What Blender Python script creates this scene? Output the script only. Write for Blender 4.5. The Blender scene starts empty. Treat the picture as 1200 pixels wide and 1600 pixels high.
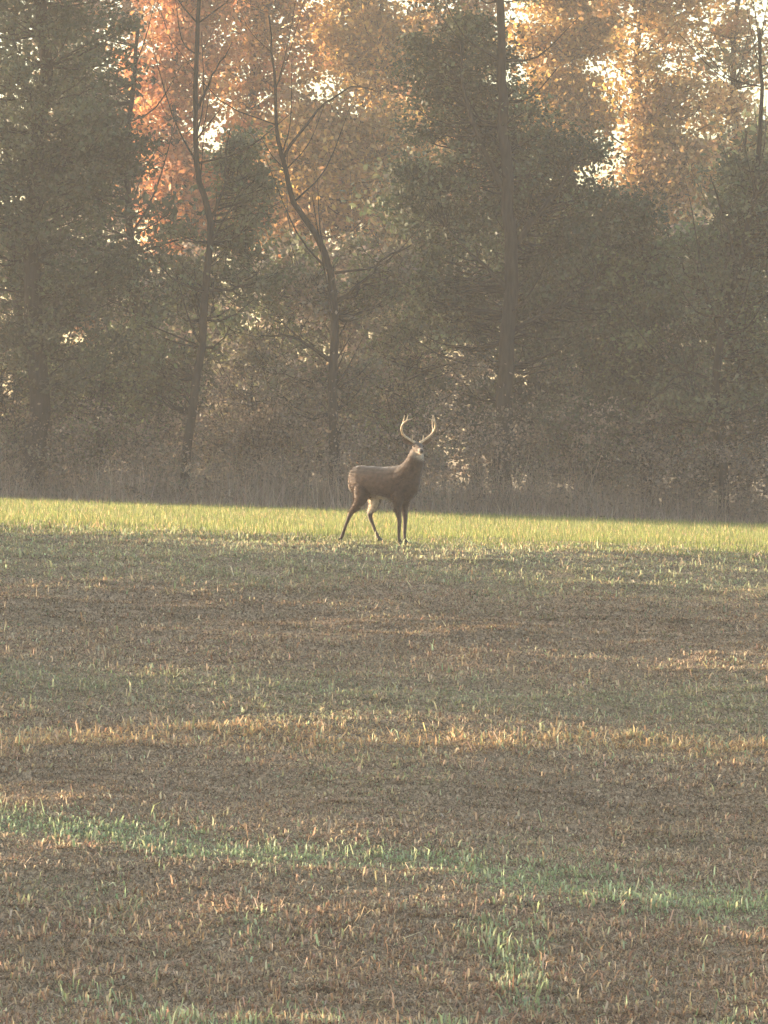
import bpy, bmesh, math
import numpy as np
from mathutils import Vector, Matrix

rng = np.random.default_rng(11)
sc = bpy.context.scene
C = sc.collection

# ------------------------------------------------------------------ camera
F = 7200.0                      # focal length in photo pixels (1200 x 1600)
cam_d = bpy.data.cameras.new('camera')
cam_d.sensor_fit = 'VERTICAL'
cam_d.sensor_height = 24.0
cam_d.lens = 24.0 * F / 1600.0
cam_d.clip_start = 0.1
cam_d.clip_end = 3000
cam = bpy.data.objects.new('camera', cam_d)
C.objects.link(cam)
cam.location = (0, 0, 0)
cam.rotation_euler = (math.radians(90), 0, 0)
sc.camera = cam

# ------------------------------------------------------------------ sky, sun, exposure
SUN_AZ = math.radians(-63)      # clockwise from +Y (the view direction): behind, from the left
SUN_EL = math.radians(7.0)
world = bpy.data.worlds.new('World')
sc.world = world
world.use_nodes = True
wn = world.node_tree.nodes
wl = world.node_tree.links
bg = wn['Background']
sky = wn.new('ShaderNodeTexSky')
sky.sky_type = 'NISHITA'
sky.sun_disc = False
sky.sun_elevation = SUN_EL
sky.sun_rotation = SUN_AZ
sky.air_density = 1.0
sky.dust_density = 3.0
wl.new(sky.outputs[0], bg.inputs[0])
bg.inputs[1].default_value = 0.15
sd = bpy.data.lights.new('sun', 'SUN')
sd.energy = 4.0
sd.angle = math.radians(0.6)
sd.color = (1.0, 0.82, 0.60)
sun = bpy.data.objects.new('sun', sd)
C.objects.link(sun)
sv = Vector((math.sin(SUN_AZ) * math.cos(SUN_EL), math.cos(SUN_AZ) * math.cos(SUN_EL), math.sin(SUN_EL)))
sun.rotation_euler = (-sv).to_track_quat('-Z', 'Y').to_euler()
sun.location = (-40, 40, 40)
sc.view_settings.view_transform = 'Standard'
sc.view_settings.look = 'None'
sc.view_settings.gamma = 1
sc.view_settings.use_curve_mapping = False
sc.view_settings.exposure = 2.5
sc.cycles.max_bounces = 5
sc.cycles.diffuse_bounces = 3
sc.cycles.transmission_bounces = 3
sc.cycles.volume_bounces = 1
sc.cycles.use_denoising = True
sc.cycles.caustics_reflective = False
sc.cycles.caustics_refractive = False

# ------------------------------------------------------------------ helpers
def tag(o, label=None, cat=None, group=None, kind=None):
    if label: o['label'] = label
    if cat: o['category'] = cat
    if group: o['group'] = group
    if kind: o['kind'] = kind
    return o

def empty(name, loc, rz=0.0):
    o = bpy.data.objects.new(name, None)
    C.objects.link(o)
    o.empty_display_size = 0.2
    o.location = loc
    o.rotation_euler = (0, 0, rz)
    return o

def link_mesh(name, me, mat, parent=None):
    o = bpy.data.objects.new(name, me)
    C.objects.link(o)
    if mat and not me.materials: me.materials.append(mat)
    if parent: o.parent = parent
    return o

def np_mesh(name, verts, faces_flat, sizes, colors=None, smooth=False):
    """verts (n,3); faces_flat flat index list; sizes per-face corner count; colors (n,3) per vertex"""
    me = bpy.data.meshes.new(name)
    n = len(verts)
    me.vertices.add(n)
    me.vertices.foreach_set('co', np.ascontiguousarray(verts, dtype=np.float32).ravel())
    me.loops.add(len(faces_flat))
    me.loops.foreach_set('vertex_index', np.asarray(faces_flat, dtype=np.int32))
    starts = np.concatenate([[0], np.cumsum(sizes)[:-1]]).astype(np.int32)
    me.polygons.add(len(sizes))
    me.polygons.foreach_set('loop_start', starts)
    if smooth:
        me.polygons.foreach_set('use_smooth', np.ones(len(sizes), dtype=bool))
    me.update(calc_edges=True)
    if colors is not None:
        at = me.attributes.new('tint', 'FLOAT_COLOR', 'POINT')
        c4 = np.ones((n, 4), dtype=np.float32)
        c4[:, :3] = colors
        at.data.foreach_set('color', c4.ravel())
    return me

_lat = np.random.default_rng(5).random((256, 256))
def vnoise(x, y):
    x = np.asarray(x, float); y = np.asarray(y, float)
    xi = np.floor(x).astype(int); yi = np.floor(y).astype(int)
    fx = x - xi; fy = y - yi
    fx = fx * fx * (3 - 2 * fx); fy = fy * fy * (3 - 2 * fy)
    a = _lat[xi & 255, yi & 255]; b = _lat[(xi + 1) & 255, yi & 255]
    c = _lat[xi & 255, (yi + 1) & 255]; d = _lat[(xi + 1) & 255, (yi + 1) & 255]
    return (a * (1 - fx) + b * fx) * (1 - fy) + (c * (1 - fx) + d * fx) * fy
def fbm(x, y, o=3):
    s = 0; a = 0.5; t = 0
    for k in range(o):
        s = s + a * vnoise(x * 2 ** k + 17 * k, y * 2 ** k + 31 * k); t += a; a *= 0.5
    return s / t
def sstep(a, b, x):
    t = np.clip((np.asarray(x, float) - a) / (b - a), 0, 1)
    return t * t * (3 - 2 * t)

# ------------------------------------------------------------------ terrain
_py = np.array([-420, -5, 8, 18, 27, 36, 50, 57.5, 59.6, 61.2, 64, 70, 80, 92, 110, 150, 420.0])
_pz = np.array([-1.7, -1.7, -2.7, -4.0, -4.45, -4.02, -1.92, -0.80, -0.52, -0.41, -0.33, -0.27, -0.14, -0.02, 0.10, 0.2, 0.2])
_ty = np.arange(-420, 420.01, 0.2)
_tz = np.interp(_ty, _py, _pz)
_k = np.exp(-0.5 * (np.arange(-10, 11) * 0.2 / 0.45) ** 2); _k /= _k.sum()
_tz = np.convolve(np.pad(_tz, 10, mode='edge'), _k, mode='valid')
def ground(x, y):
    x = np.asarray(x, float); y = np.asarray(y, float)
    z = np.interp(y, _ty, _tz) - 0.034 * 60 * np.tanh(x / 60)
    n = (fbm(x * 0.35 + 40, y * 0.22 + 9, 2) - 0.5) * 0.14 + (fbm(x * 0.8, y * 1.9, 3) - 0.5) * 0.13
    return z + n * sstep(20, 34, y) * (1 - 0.7 * sstep(62, 75, y))
def gz(x, y):
    return float(ground(x, y))
_ry = np.arange(35, 62, 0.05); _rr = 800 - F * np.interp(_ry, _ty, _tz) / _ry
def yrow(row):                   # metres away at which the middle of the field shows at this photo row
    return float(np.interp(row, _rr[::-1], _ry[::-1]))
def px(X, Y, D):                 # photo pixel at distance D -> x, z
    return ((X - 600) / F * D, (800 - Y) / F * D)

# ------------------------------------------------------------------ materials
def mat(name):
    m = bpy.data.materials.new(name)
    m.use_nodes = True
    nt = m.node_tree
    nt.nodes.clear()
    out = nt.nodes.new('ShaderNodeOutputMaterial')
    return m, nt.nodes, nt.links, out

def leaf_material(name, trans=0.45, rough=0.6, spec=0.25):
    m, N, L, out = mat(name)
    at = N.new('ShaderNodeAttribute'); at.attribute_name = 'tint'
    p = N.new('ShaderNodeBsdfPrincipled')
    p.inputs['Roughness'].default_value = rough
    p.inputs['Specular IOR Level'].default_value = spec
    L.new(at.outputs['Color'], p.inputs['Base Color'])
    t = N.new('ShaderNodeBsdfTranslucent')
    L.new(at.outputs['Color'], t.inputs['Color'])
    mx = N.new('ShaderNodeMixShader'); mx.inputs[0].default_value = trans
    L.new(p.outputs[0], mx.inputs[1]); L.new(t.outputs[0], mx.inputs[2])
    L.new(mx.outputs[0], out.inputs[0])
    return m

def bark_material(name, c1, c2):
    m, N, L, out = mat(name)
    tc = N.new('ShaderNodeTexCoord')
    mp = N.new('ShaderNodeMapping'); mp.inputs['Scale'].default_value = (9, 9, 1.6)
    L.new(tc.outputs['Object'], mp.inputs[0])
    n1 = N.new('ShaderNodeTexNoise'); n1.inputs['Scale'].default_value = 2.2; n1.inputs['Detail'].default_value = 6
    L.new(mp.outputs[0], n1.inputs['Vector'])
    r = N.new('ShaderNodeValToRGB')
    r.color_ramp.elements[0].position = 0.35; r.color_ramp.elements[0].color = (*c1, 1)
    r.color_ramp.elements[1].position = 0.68; r.color_ramp.elements[1].color = (*c2, 1)
    L.new(n1.outputs['Fac'], r.inputs[0])
    b = N.new('ShaderNodeBump'); b.inputs['Strength'].default_value = 0.7; b.inputs['Distance'].default_value = 0.03
    L.new(n1.outputs['Fac'], b.inputs['Height'])
    p = N.new('ShaderNodeBsdfPrincipled'); p.inputs['Roughness'].default_value = 0.9
    p.inputs['Specular IOR Level'].default_value = 0.15
    L.new(r.outputs[0], p.inputs['Base Color']); L.new(b.outputs[0], p.inputs['Normal'])
    L.new(p.outputs[0], out.inputs[0])
    return m

def soil_material():
    m, N, L, out = mat('soil')
    tc = N.new('ShaderNodeTexCoord')
    mp = N.new('ShaderNodeMapping'); mp.inputs['Scale'].default_value = (1.0, 0.22, 1.0)
    L.new(tc.outputs['Object'], mp.inputs[0])
    n1 = N.new('ShaderNodeTexNoise'); n1.inputs['Scale'].default_value = 0.9; n1.inputs['Detail'].default_value = 5
    n2 = N.new('ShaderNodeTexNoise'); n2.inputs['Scale'].default_value = 30; n2.inputs['Detail'].default_value = 7; n2.inputs['Roughness'].default_value = 0.65
    n2.inputs['Distortion'].default_value = 1.2
    L.new(tc.outputs['Object'], n1.inputs['Vector']); L.new(mp.outputs[0], n2.inputs['Vector'])
    r1 = N.new('ShaderNodeValToRGB')
    e = r1.color_ramp.elements
    e[0].position = 0.34; e[0].color = (0.06, 0.037, 0.023, 1)
    e[1].position = 0.70; e[1].color = (0.62, 0.44, 0.275, 1)
    k = e.new(0.50); k.color = (0.27, 0.185, 0.11, 1)
    L.new(n2.outputs['Fac'], r1.inputs[0])
    mx = N.new('ShaderNodeMixRGB'); mx.inputs[2].default_value = (0.20, 0.165, 0.095, 1)
    mr = N.new('ShaderNodeMapRange'); mr.inputs[1].default_value = 0.45; mr.inputs[2].default_value = 0.7; mr.inputs[4].default_value = 0.35
    L.new(n1.outputs['Fac'], mr.inputs[0]); L.new(mr.outputs[0], mx.inputs[0]); L.new(r1.outputs[0], mx.inputs[1])
    b = N.new('ShaderNodeBump'); b.inputs['Strength'].default_value = 0.9; b.inputs['Distance'].default_value = 0.04
    L.new(n2.outputs['Fac'], b.inputs['Height'])
    p = N.new('ShaderNodeBsdfPrincipled'); p.inputs['Roughness'].default_value = 0.95
    p.inputs['Specular IOR Level'].default_value = 0.1
    L.new(mx.outputs[0], p.inputs['Base Color']); L.new(b.outputs[0], p.inputs['Normal'])
    L.new(p.outputs[0], out.inputs[0])
    return m

M_soil = soil_material()
M_grass = leaf_material('grass_blade', 0.40, 0.6, 0.2)
M_leaf = leaf_material('leaf', 0.42, 0.55, 0.25)
M_needle = leaf_material('dark_leaf', 0.22, 0.6, 0.2)
M_bark = bark_material('bark', (0.010, 0.008, 0.006), (0.034, 0.028, 0.022))
M_bark2 = bark_material('bark_brown', (0.025, 0.017, 0.012), (0.07, 0.05, 0.037))

# ------------------------------------------------------------------ ground sheet
def build_ground():
    xs = np.unique(np.concatenate([np.linspace(-420, -30, 20), np.linspace(-30, -10, 21), np.linspace(-10, 10, 67), np.linspace(10, 30, 21), np.linspace(30, 420, 20)]))
    ys = np.unique(np.concatenate([np.linspace(-420, -10, 15), np.linspace(-10, 32, 43), np.linspace(32, 66, 171), np.linspace(66, 100, 69), np.linspace(100, 160, 31), np.linspace(160, 420, 14)]))
    X, Y = np.meshgrid(xs, ys)
    Z = ground(X, Y)
    v = np.stack([X, Y, Z], -1).reshape(-1, 3)
    nx, ny = len(xs), len(ys)
    i, j = np.meshgrid(np.arange(nx - 1), np.arange(ny - 1))
    a = (j * nx + i).ravel()
    f = np.stack([a, a + 1, a + 1 + nx, a + nx], -1).ravel()
    me = np_mesh('field_ground', v, f, np.full(len(a), 4), smooth=True)
    o = link_mesh('field_ground', me, M_soil)
    tag(o, 'rolling brown field rising to a grassy crest before the wood', 'ground', kind='structure')
build_ground()

# ------------------------------------------------------------------ grass blades
def blades(name, P, H, W, col, lean, label, seg=2, curl=0.0, cat='grass', r=None, heading=None):
    """P (n,2); H, W (n,); col (n,3); lean (n,) = sideways reach / height"""
    r = r or np.random.default_rng(len(P))
    n = len(P)
    z = ground(P[:, 0], P[:, 1]) - 0.01
    a = r.uniform(0, 2 * np.pi, n) if heading is None else heading     # lean heading
    wdir = a + np.pi / 2 + r.normal(0, 0.5, n)
    dx, dy = np.cos(a) * lean * H, np.sin(a) * lean * H
    wx, wy = np.cos(wdir) * W / 2, np.sin(wdir) * W / 2
    base = np.stack([P[:, 0], P[:, 1], z], -1)
    wv = np.stack([wx, wy, np.zeros(n)], -1)
    a2 = a + r.normal(0, 0.9, n)
    dx2, dy2 = np.cos(a2) * lean * H * 0.65, np.sin(a2) * lean * H * 0.65
    top_drop = 1 - curl * np.minimum(lean, 1.2) * r.uniform(0.2, 1.0, n)
    tip = base + np.stack([dx, dy, H * top_drop], -1)
    if seg == 1:
        v = np.stack([base - wv, base + wv, tip], 1).reshape(-1, 3)
        f = np.arange(3 * n); s = np.full(n, 3); k = 3
    else:
        mid = base + np.stack([dx * 0.35, dy * 0.35, H * 0.66], -1)
        tip = base + np.stack([dx * 0.35 + dx2, dy * 0.35 + dy2, H * top_drop], -1)
        v = np.stack([base - wv, base + wv, mid + wv * 0.8, mid - wv * 0.8, tip], 1).reshape(-1, 3)
        b = np.arange(n)[:, None] * 5
        f = (b + np.array([[0, 1, 2, 3, 3, 2, 4]])).ravel()
        s = np.tile([4, 3], n); k = 5
    c = np.repeat(col, k, axis=0)
    me = np_mesh(name, v, f, s, c)
    o = link_mesh(name, me, M_grass)
    tag(o, label, cat, kind='stuff')
    return o

def pal(cols, n, r, jit=0.18):
    cols = np.array(cols)
    c = cols[r.integers(0, len(cols), n)]
    return np.clip(c * (1 + r.normal(0, jit, (n, 1))) * (1 + r.normal(0, 0.05, (n, 3))), 0.01, 0.9)

BROWN = [(0.57, 0.391, 0.239), (0.456, 0.303, 0.18), (0.627, 0.462, 0.297), (0.319, 0.204, 0.122), (0.524, 0.407, 0.254)]
RUST = [(0.502, 0.319, 0.191), (0.388, 0.237, 0.138), (0.616, 0.44, 0.276), (0.456, 0.325, 0.196), (0.274, 0.165, 0.095)]
TAN = [(0.72, 0.47, 0.23), (0.64, 0.39, 0.19), (0.74, 0.54, 0.29), (0.56, 0.36, 0.19)]
OLIVE = [(0.385, 0.355, 0.195), (0.45, 0.41, 0.23), (0.47, 0.395, 0.24), (0.315, 0.30, 0.15)]
GREEN = [(0.36, 0.40, 0.20), (0.43, 0.47, 0.255), (0.49, 0.51, 0.30), (0.30, 0.34, 0.165)]
LUSH = [(0.205, 0.235, 0.07), (0.25, 0.27, 0.085), (0.30, 0.295, 0.105), (0.175, 0.21, 0.06)]

def near_field():
    r = np.random.default_rng(21)
    nt, m = 66000, 6                                   # tufts, blades in each
    n = nt * m
    ty = 34.5 + (62.0 - 34.5) * r.random(nt) ** 0.95
    tx = r.uniform(-1, 1, nt) * (0.0834 * ty + 1.1)
    hd = r.uniform(0, 2 * np.pi, n)
    rad = np.abs(r.normal(0, 0.055, n))
    x = np.repeat(tx, m) + np.cos(hd) * rad
    y = np.repeat(ty, m) + np.sin(hd) * rad
    hd = hd + r.normal(0, 0.7, n)
    tsize = np.repeat(np.clip(r.gamma(5, 0.2, nt), 0.4, 2.2), m)
    ttone = np.repeat(r.normal(1, 0.16, nt), m)[:, None]
    # zones: stripes that run across the slope with ragged edges
    wob = (fbm(x * 0.5 + 3, y * 0.35, 3) - 0.5) * 2
    s = y + wob * 1.3
    gs_y = yrow(1352) - 0.27 * x                      # the green strip crosses the field at a slant
    gs = np.exp(-((y + wob * 0.9 - gs_y) / 0.48) ** 2)
    tb_y = yrow(1160) + 0.10 * x
    tb = np.exp(-((y + wob * 0.4 - tb_y) / 0.5) ** 2)
    top = sstep(yrow(925), yrow(852), s)
    mid = np.exp(-((s - yrow(1085)) / 1.3) ** 2) * 0.9
    up = np.exp(-((s - yrow(895)) / 1.5) ** 2) * 0.9
    tuft = sstep(0.66, 0.80, fbm(x * 0.9 + 70, y * 0.5 + 11, 2)) * sstep(yrow(1400), yrow(1470), y)
    patch = sstep(0.62, 0.80, fbm(x * 0.6 + 7, y * 0.4 + 51, 2)) * 0.6
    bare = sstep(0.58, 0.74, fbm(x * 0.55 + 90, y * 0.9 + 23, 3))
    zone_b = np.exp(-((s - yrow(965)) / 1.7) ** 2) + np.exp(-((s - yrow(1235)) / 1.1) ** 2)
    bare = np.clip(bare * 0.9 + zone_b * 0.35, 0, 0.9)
    low = sstep(yrow(1380), yrow(1440), y)
    # which kind is each blade
    u = r.random(n)
    w_green = np.clip(gs * 0.9 + tuft * 0.5 + top * 0.08 + 0.03, 0, 0.95)
    w_tan = np.clip(tb * 0.95, 0, 1)
    w_olive = np.clip(mid + up + patch + top * 0.6, 0, 0.9)
    col = pal(BROWN, n, r)
    rust = pal(RUST, n, r)
    k = u < np.clip(low * 0.8, 0, 1); col[k] = rust[k]
    k = r.random(n) < w_olive; col[k] = pal(OLIVE, n, r)[k]
    k = r.random(n) < w_tan; col[k] = pal(TAN, n, r)[k]
    kg = r.random(n) < w_green; col[kg] = pal(GREEN, n, r)[kg]
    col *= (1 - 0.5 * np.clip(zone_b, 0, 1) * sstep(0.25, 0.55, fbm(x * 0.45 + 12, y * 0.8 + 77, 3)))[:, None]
    straw = r.random(n) < 0.025; col[straw] = pal([(0.55, 0.46, 0.30), (0.5, 0.42, 0.27)], n, r)[straw]
    H = r.gamma(5, 0.0070, n) * tsize * (1 - 0.35 * zone_b.clip(0, 1)) * (1 + 0.55 * tb + 0.25 * low + 0.3 * tuft)
    H[kg] *= 1.0
    H = np.clip(H, 0.02, 0.19)
    W = r.uniform(0.009, 0.024, n)
    lean = np.abs(r.normal(0.95, 0.6, n))
    col = np.clip(col * ttone, 0.02, 0.9)
    lean[kg] *= 0.6
    # dead litter lies flat
    flat = (r.random(n) < 0.5) & ~kg
    H[flat] *= 0.5; lean[flat] += 2.2
    gap = sstep(0.60, 0.72, fbm(x * 1.6 + 33, y * 2.6 + 5, 2))
    keep = r.random(n) > np.maximum(bare * 0.25, gap * 0.45)
    keep |= kg
    P = np.stack([x, y], -1)
    g = keep & kg; d = keep & ~kg & ~flat; fl = keep & flat
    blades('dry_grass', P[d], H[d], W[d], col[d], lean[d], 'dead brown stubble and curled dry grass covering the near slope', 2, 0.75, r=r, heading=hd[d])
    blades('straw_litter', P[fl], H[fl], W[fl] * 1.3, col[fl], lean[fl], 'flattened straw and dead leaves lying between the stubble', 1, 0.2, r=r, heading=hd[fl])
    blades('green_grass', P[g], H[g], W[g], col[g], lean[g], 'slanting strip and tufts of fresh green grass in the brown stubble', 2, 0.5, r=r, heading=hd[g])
near_field()

def litter():
    r = np.random.default_rng(23)
    n = 400000
    y = 34.5 + (61.0 - 34.5) * r.random(n) ** 0.95
    x = r.uniform(-1, 1, n) * (0.0834 * y + 1.1)
    m = fbm(x * 0.5 + 9, y * 0.9 + 4, 3)
    col = pal([(0.15, 0.09, 0.054), (0.24, 0.15, 0.088), (0.08, 0.05, 0.033), (0.48, 0.32, 0.19), (0.56, 0.40, 0.255), (0.40, 0.255, 0.15), (0.48, 0.36, 0.22)], n, r)
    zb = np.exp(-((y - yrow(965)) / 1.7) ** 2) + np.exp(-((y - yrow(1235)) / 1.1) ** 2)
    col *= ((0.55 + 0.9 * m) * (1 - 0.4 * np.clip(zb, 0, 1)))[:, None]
    ws = (fbm(x * 0.5 + 3, y * 0.35, 3) - 0.5) * 0.8
    sy = y + ws * 3.2
    ko = r.random(n) < np.clip(0.9 * np.exp(-((sy - yrow(1085)) / 1.3) ** 2) + 0.9 * np.exp(-((sy - yrow(895)) / 1.5) ** 2) + 0.9 * sstep(yrow(925), yrow(852), sy), 0, 0.85)
    col[ko] = pal(OLIVE, n, r)[ko] * 0.8
    kg = r.random(n) < 0.7 * np.exp(-((y + ws * 2.25 - yrow(1352) + 0.27 * x) / 0.48) ** 2)
    col[kg] = pal(GREEN, n, r)[kg]
    kt = r.random(n) < 0.8 * np.exp(-((y + ws - yrow(1160) - 0.10 * x) / 0.5) ** 2)
    col[kt] = pal(TAN, n, r)[kt]
    H = r.uniform(0.010, 0.040, n)
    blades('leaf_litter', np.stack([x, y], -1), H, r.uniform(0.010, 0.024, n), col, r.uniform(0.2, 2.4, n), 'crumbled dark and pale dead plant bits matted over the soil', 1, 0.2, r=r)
litter()

def crest_grass():
    r = np.random.default_rng(22)
    n = 145000
    y = 60.3 + (92.5 - 60.3) * r.random(n) ** 1.25
    x = r.uniform(-1, 1, n) * (0.0834 * y + 3.0)
    H = np.clip(r.gamma(6, 0.013, n), 0.03, 0.16) * (0.55 + 0.45 * sstep(60.3, 62.5, y))
    W = r.uniform(0.009, 0.019, n)
    col = pal(LUSH, n, r)
    dry = r.random(n) < (0.0 + 0.12 * fbm(x * 0.5, y * 0.3, 2))
    col[dry] = pal(TAN, n, r)[dry]
    lean = np.abs(r.normal(0.3, 0.35, n))
    blades('crest_grass', np.stack([x, y], -1), H, W, col, lean, 'bright sunlit yellow green grass on the crest between slope and wood', 1, 0.3, r=r)
crest_grass()

# ------------------------------------------------------------------ tubes (trunks, limbs, antlers)
def tube_arrays(pts, rads, sides=7, cap=True):
    pts = np.asarray(pts, float); n = len(pts)
    t = np.gradient(pts, axis=0)
    t /= np.linalg.norm(t, axis=1)[:, None] + 1e-9
    ref = np.array([0.31, 0.95, 0.05]) if abs(t[0][2]) > 0.7 else np.array([0, 0, 1.0])
    u = np.cross(t, ref); u /= np.linalg.norm(u, axis=1)[:, None] + 1e-9
    w = np.cross(t, u)
    a = np.arange(sides) / sides * 2 * np.pi
    ring = pts[:, None, :] + np.asarray(rads)[:, None, None] * (np.cos(a)[None, :, None] * u[:, None, :] + np.sin(a)[None, :, None] * w[:, None, :])
    v = ring.reshape(-1, 3)
    f = []; s = []
    for i in range(n - 1):
        for j in range(sides):
            j2 = (j + 1) % sides
            f += [i * sides + j, i * sides + j2, (i + 1) * sides + j2, (i + 1) * sides + j]; s.append(4)
    if cap:
        f += list(range(sides))[::-1]; s.append(sides)
        f += list(range((n - 1) * sides, n * sides)); s.append(sides)
    return v, f, s

class Tubes:
    def __init__(self): self.v = []; self.f = []; self.s = []; self.n = 0
    def add(self, pts, rads, sides=7):
        v, f, s = tube_arrays(pts, rads, sides)
        self.v.append(v); self.f += [q + self.n for q in f]; self.s += s; self.n += len(v)
    def mesh(self, name):
        return np_mesh(name, np.concatenate(self.v), self.f, np.array(self.s), smooth=True)

def smooth_line(pts, n):
    """Catmull-Rom through the points"""
    p = np.asarray(pts, float)
    p = np.vstack([2 * p[0] - p[1], p, 2 * p[-1] - p[-2]])
    out = []
    m = len(p) - 3
    for q in np.linspace(0, m - 1e-6, n):
        i = int(q); t = q - i
        a, b, c, d = p[i], p[i + 1], p[i + 2], p[i + 3]
        out.append(0.5 * (2 * b + (c - a) * t + (2 * a - 5 * b + 4 * c - d) * t * t + (3 * b - a - 3 * c + d) * t ** 3))
    return np.array(out)

def leaves_mesh(name, Cc, size, col, r, droop=0.2, aspect=0.62):
    n = len(Cc)
    nrm = r.normal(0, 1, (n, 3)); nrm[:, 2] += 0.5
    nrm /= np.linalg.norm(nrm, axis=1)[:, None]
    d = r.normal(0, 1, (n, 3)); d[:, 2] -= droop
    u = np.cross(nrm, d); u /= np.linalg.norm(u, axis=1)[:, None] + 1e-9
    w = np.cross(nrm, u)
    L = size[:, None]
    v = np.stack([Cc - w * L * 0.5, Cc + u * L * aspect * 0.5, Cc + w * L * 0.5, Cc - u * L * aspect * 0.5], 1).reshape(-1, 3)
    f = np.arange(4 * n)
    return np_mesh(name, v, f, np.full(n, 4), np.repeat(col, 4, axis=0))

def make_tree(name, label, base, trunk, r0, blobs, palette, seed, leaf=0.11, nclump=150, per=160, clump_r=0.42,
              bark=None, lmat=None, limbs=(), group=None, cat='tree', twigs=3, r_top=0.25, bare=0):
    """base (x,y) world; trunk: points relative to base; blobs: ellipsoids (x,y,z,rx,ry,rz,weight) relative to base."""
    r = np.random.default_rng(seed)
    bx, by = base
    root = empty(name, (bx, by, gz(bx, by) - 0.05))
    tag(root, label, cat, group)
    tb = Tubes()
    tl = smooth_line(trunk, 26)
    tl[1:-1, :2] += r.normal(0, r0 * 0.12, (24, 2))
    tt = np.linspace(0, 1, 26)
    rad = r0 * (1 - (1 - r_top) * tt ** 0.9) + r0 * 0.55 * np.exp(-tt * 26)
    tb.add(tl, rad, 10)
    hosts = [(tl, rad)]
    for pts, lr in limbs:
        ll = smooth_line(pts, 14)
        ll[1:] += np.cumsum(r.normal(0, 0.025, (13, 3)), axis=0)
        lrad = lr * (1 - 0.75 * np.linspace(0, 1, 14))
        tb.add(ll, lrad, 7)
        hosts.append((ll, lrad))
    allp = np.concatenate([h[0] for h in hosts]); allr = np.concatenate([h[1] for h in hosts])
    # bare side twigs along the trunk
    for q in range(bare):
        i = r.integers(5, 25)
        d = r.normal(0, 1, 3); d[2] = abs(d[2]) * 0.8 + 0.3; d /= np.linalg.norm(d)
        Lh = r.uniform(0.6, 2.4)
        pts = [tl[i], tl[i] + d * Lh * 0.5 + r.normal(0, 0.06, 3), tl[i] + d * Lh + np.array([0, 0, 0.35 * Lh])]
        pl = smooth_line(pts, 7)
        tb.add(pl, np.linspace(min(rad[i] * 0.4, 0.035), 0.006, 7), 4)
    wts = np.array([b[6] for b in blobs], float); wts /= wts.sum()
    LC = []; LS = []; LK = []
    pa = np.array(palette)
    for q in range(nclump):
        b = blobs[r.choice(len(blobs), p=wts)]
        d = r.normal(0, 1, 3); d /= np.linalg.norm(d)
        rr = r.random() ** 0.45
        c = np.array(b[:3]) + d * rr * np.array(b[3:6])
        if c[2] < 0.3: c[2] = 0.3 + r.random() * 0.5
        # limb out to the clump
        dd = np.linalg.norm(allp - c, axis=1) + np.maximum(0, allp[:, 2] - c[2] + 0.3) * 1.5
        i = int(np.argmin(dd))
        st = allp[i]; dist = np.linalg.norm(c - st)
        m = (st + c) / 2 + np.array([0, 0, -0.08 * dist]) + r.normal(0, 0.10 * dist + 0.02, 3) * 0.6
        k0 = min(allr[i] * 0.55, 0.012 + 0.011 * dist)
        tb.add(smooth_line([st, m, c], 4), np.linspace(k0, 0.006, 4), 4)
        for w in range(max(2, twigs - 2)):
            e = c + r.normal(0, clump_r, 3) * np.array([1, 1, 0.7])
            s0 = m + (c - m) * r.uniform(0.3, 1)
            tb.add([s0, (s0 + e) / 2 + r.normal(0, 0.05, 3), e], [0.008, 0.006, 0.003], 3)
        n = int(per * r.uniform(0.5, 1.4))
        cr = clump_r * r.uniform(0.6, 1.35)
        off = r.normal(0, 1, (n, 3)) * np.array([1, 1, 0.62]) * cr * 0.55
        LC.append(c + off)
        LS.append(leaf * r.uniform(0.6, 1.3, n))
        tone = (pa[r.integers(0, len(pa))] * 0.75 + pa[r.integers(0, len(pa))] * 0.25) * np.clip(r.normal(1.15, 0.28), 0.5, 2.0)
        cc = tone * (1 + r.normal(0, 0.16, (n, 1))) * (1 + r.normal(0, 0.06, (n, 3)))
        LK.append(np.clip(cc, 0.008, 0.85))
    link_mesh('trunk', tb.mesh('trunk'), bark or M_bark, root)
    LC = np.concatenate(LC); LS = np.concatenate(LS); LK = np.concatenate(LK)
    link_mesh('crown', leaves_mesh('crown', LC, LS, LK, r), lmat or M_leaf, root)
    return root

def copy_tree(o, loc, rz, scale, label, group):
    c = o.copy(); C.objects.link(c)
    c.location = loc; c.rotation_euler = (0, 0, rz); c.scale = (scale,) * 3
    c['label'] = label; c['group'] = group
    for ch in o.children:
        d = ch.copy(); C.objects.link(d); d.parent = c
    return c

def at(D, pts, dy=None):
    """photo pixels traced at distance D -> points relative to the first point's foot on the ground"""
    x0, _ = px(*pts[0], D)
    z0 = gz(x0, D)
    out = []
    for i, p in enumerate(pts):
        x, z = px(*p, D)
        out.append((x - x0, 0.0 if dy is None else dy[i], z - z0))
    out[0] = (0, 0, 0)
    return (x0, D), out
def blob(D, base, X, Y, RX, RY, dy=0.0, ry=None, w=1.0):
    x, z = px(X, Y, D)
    k = D / F
    return (x - base[0], dy, z - gz(*base), RX * k, ry if ry is not None else max(RX * k * 0.8, 0.6), RY * k, w)

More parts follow.
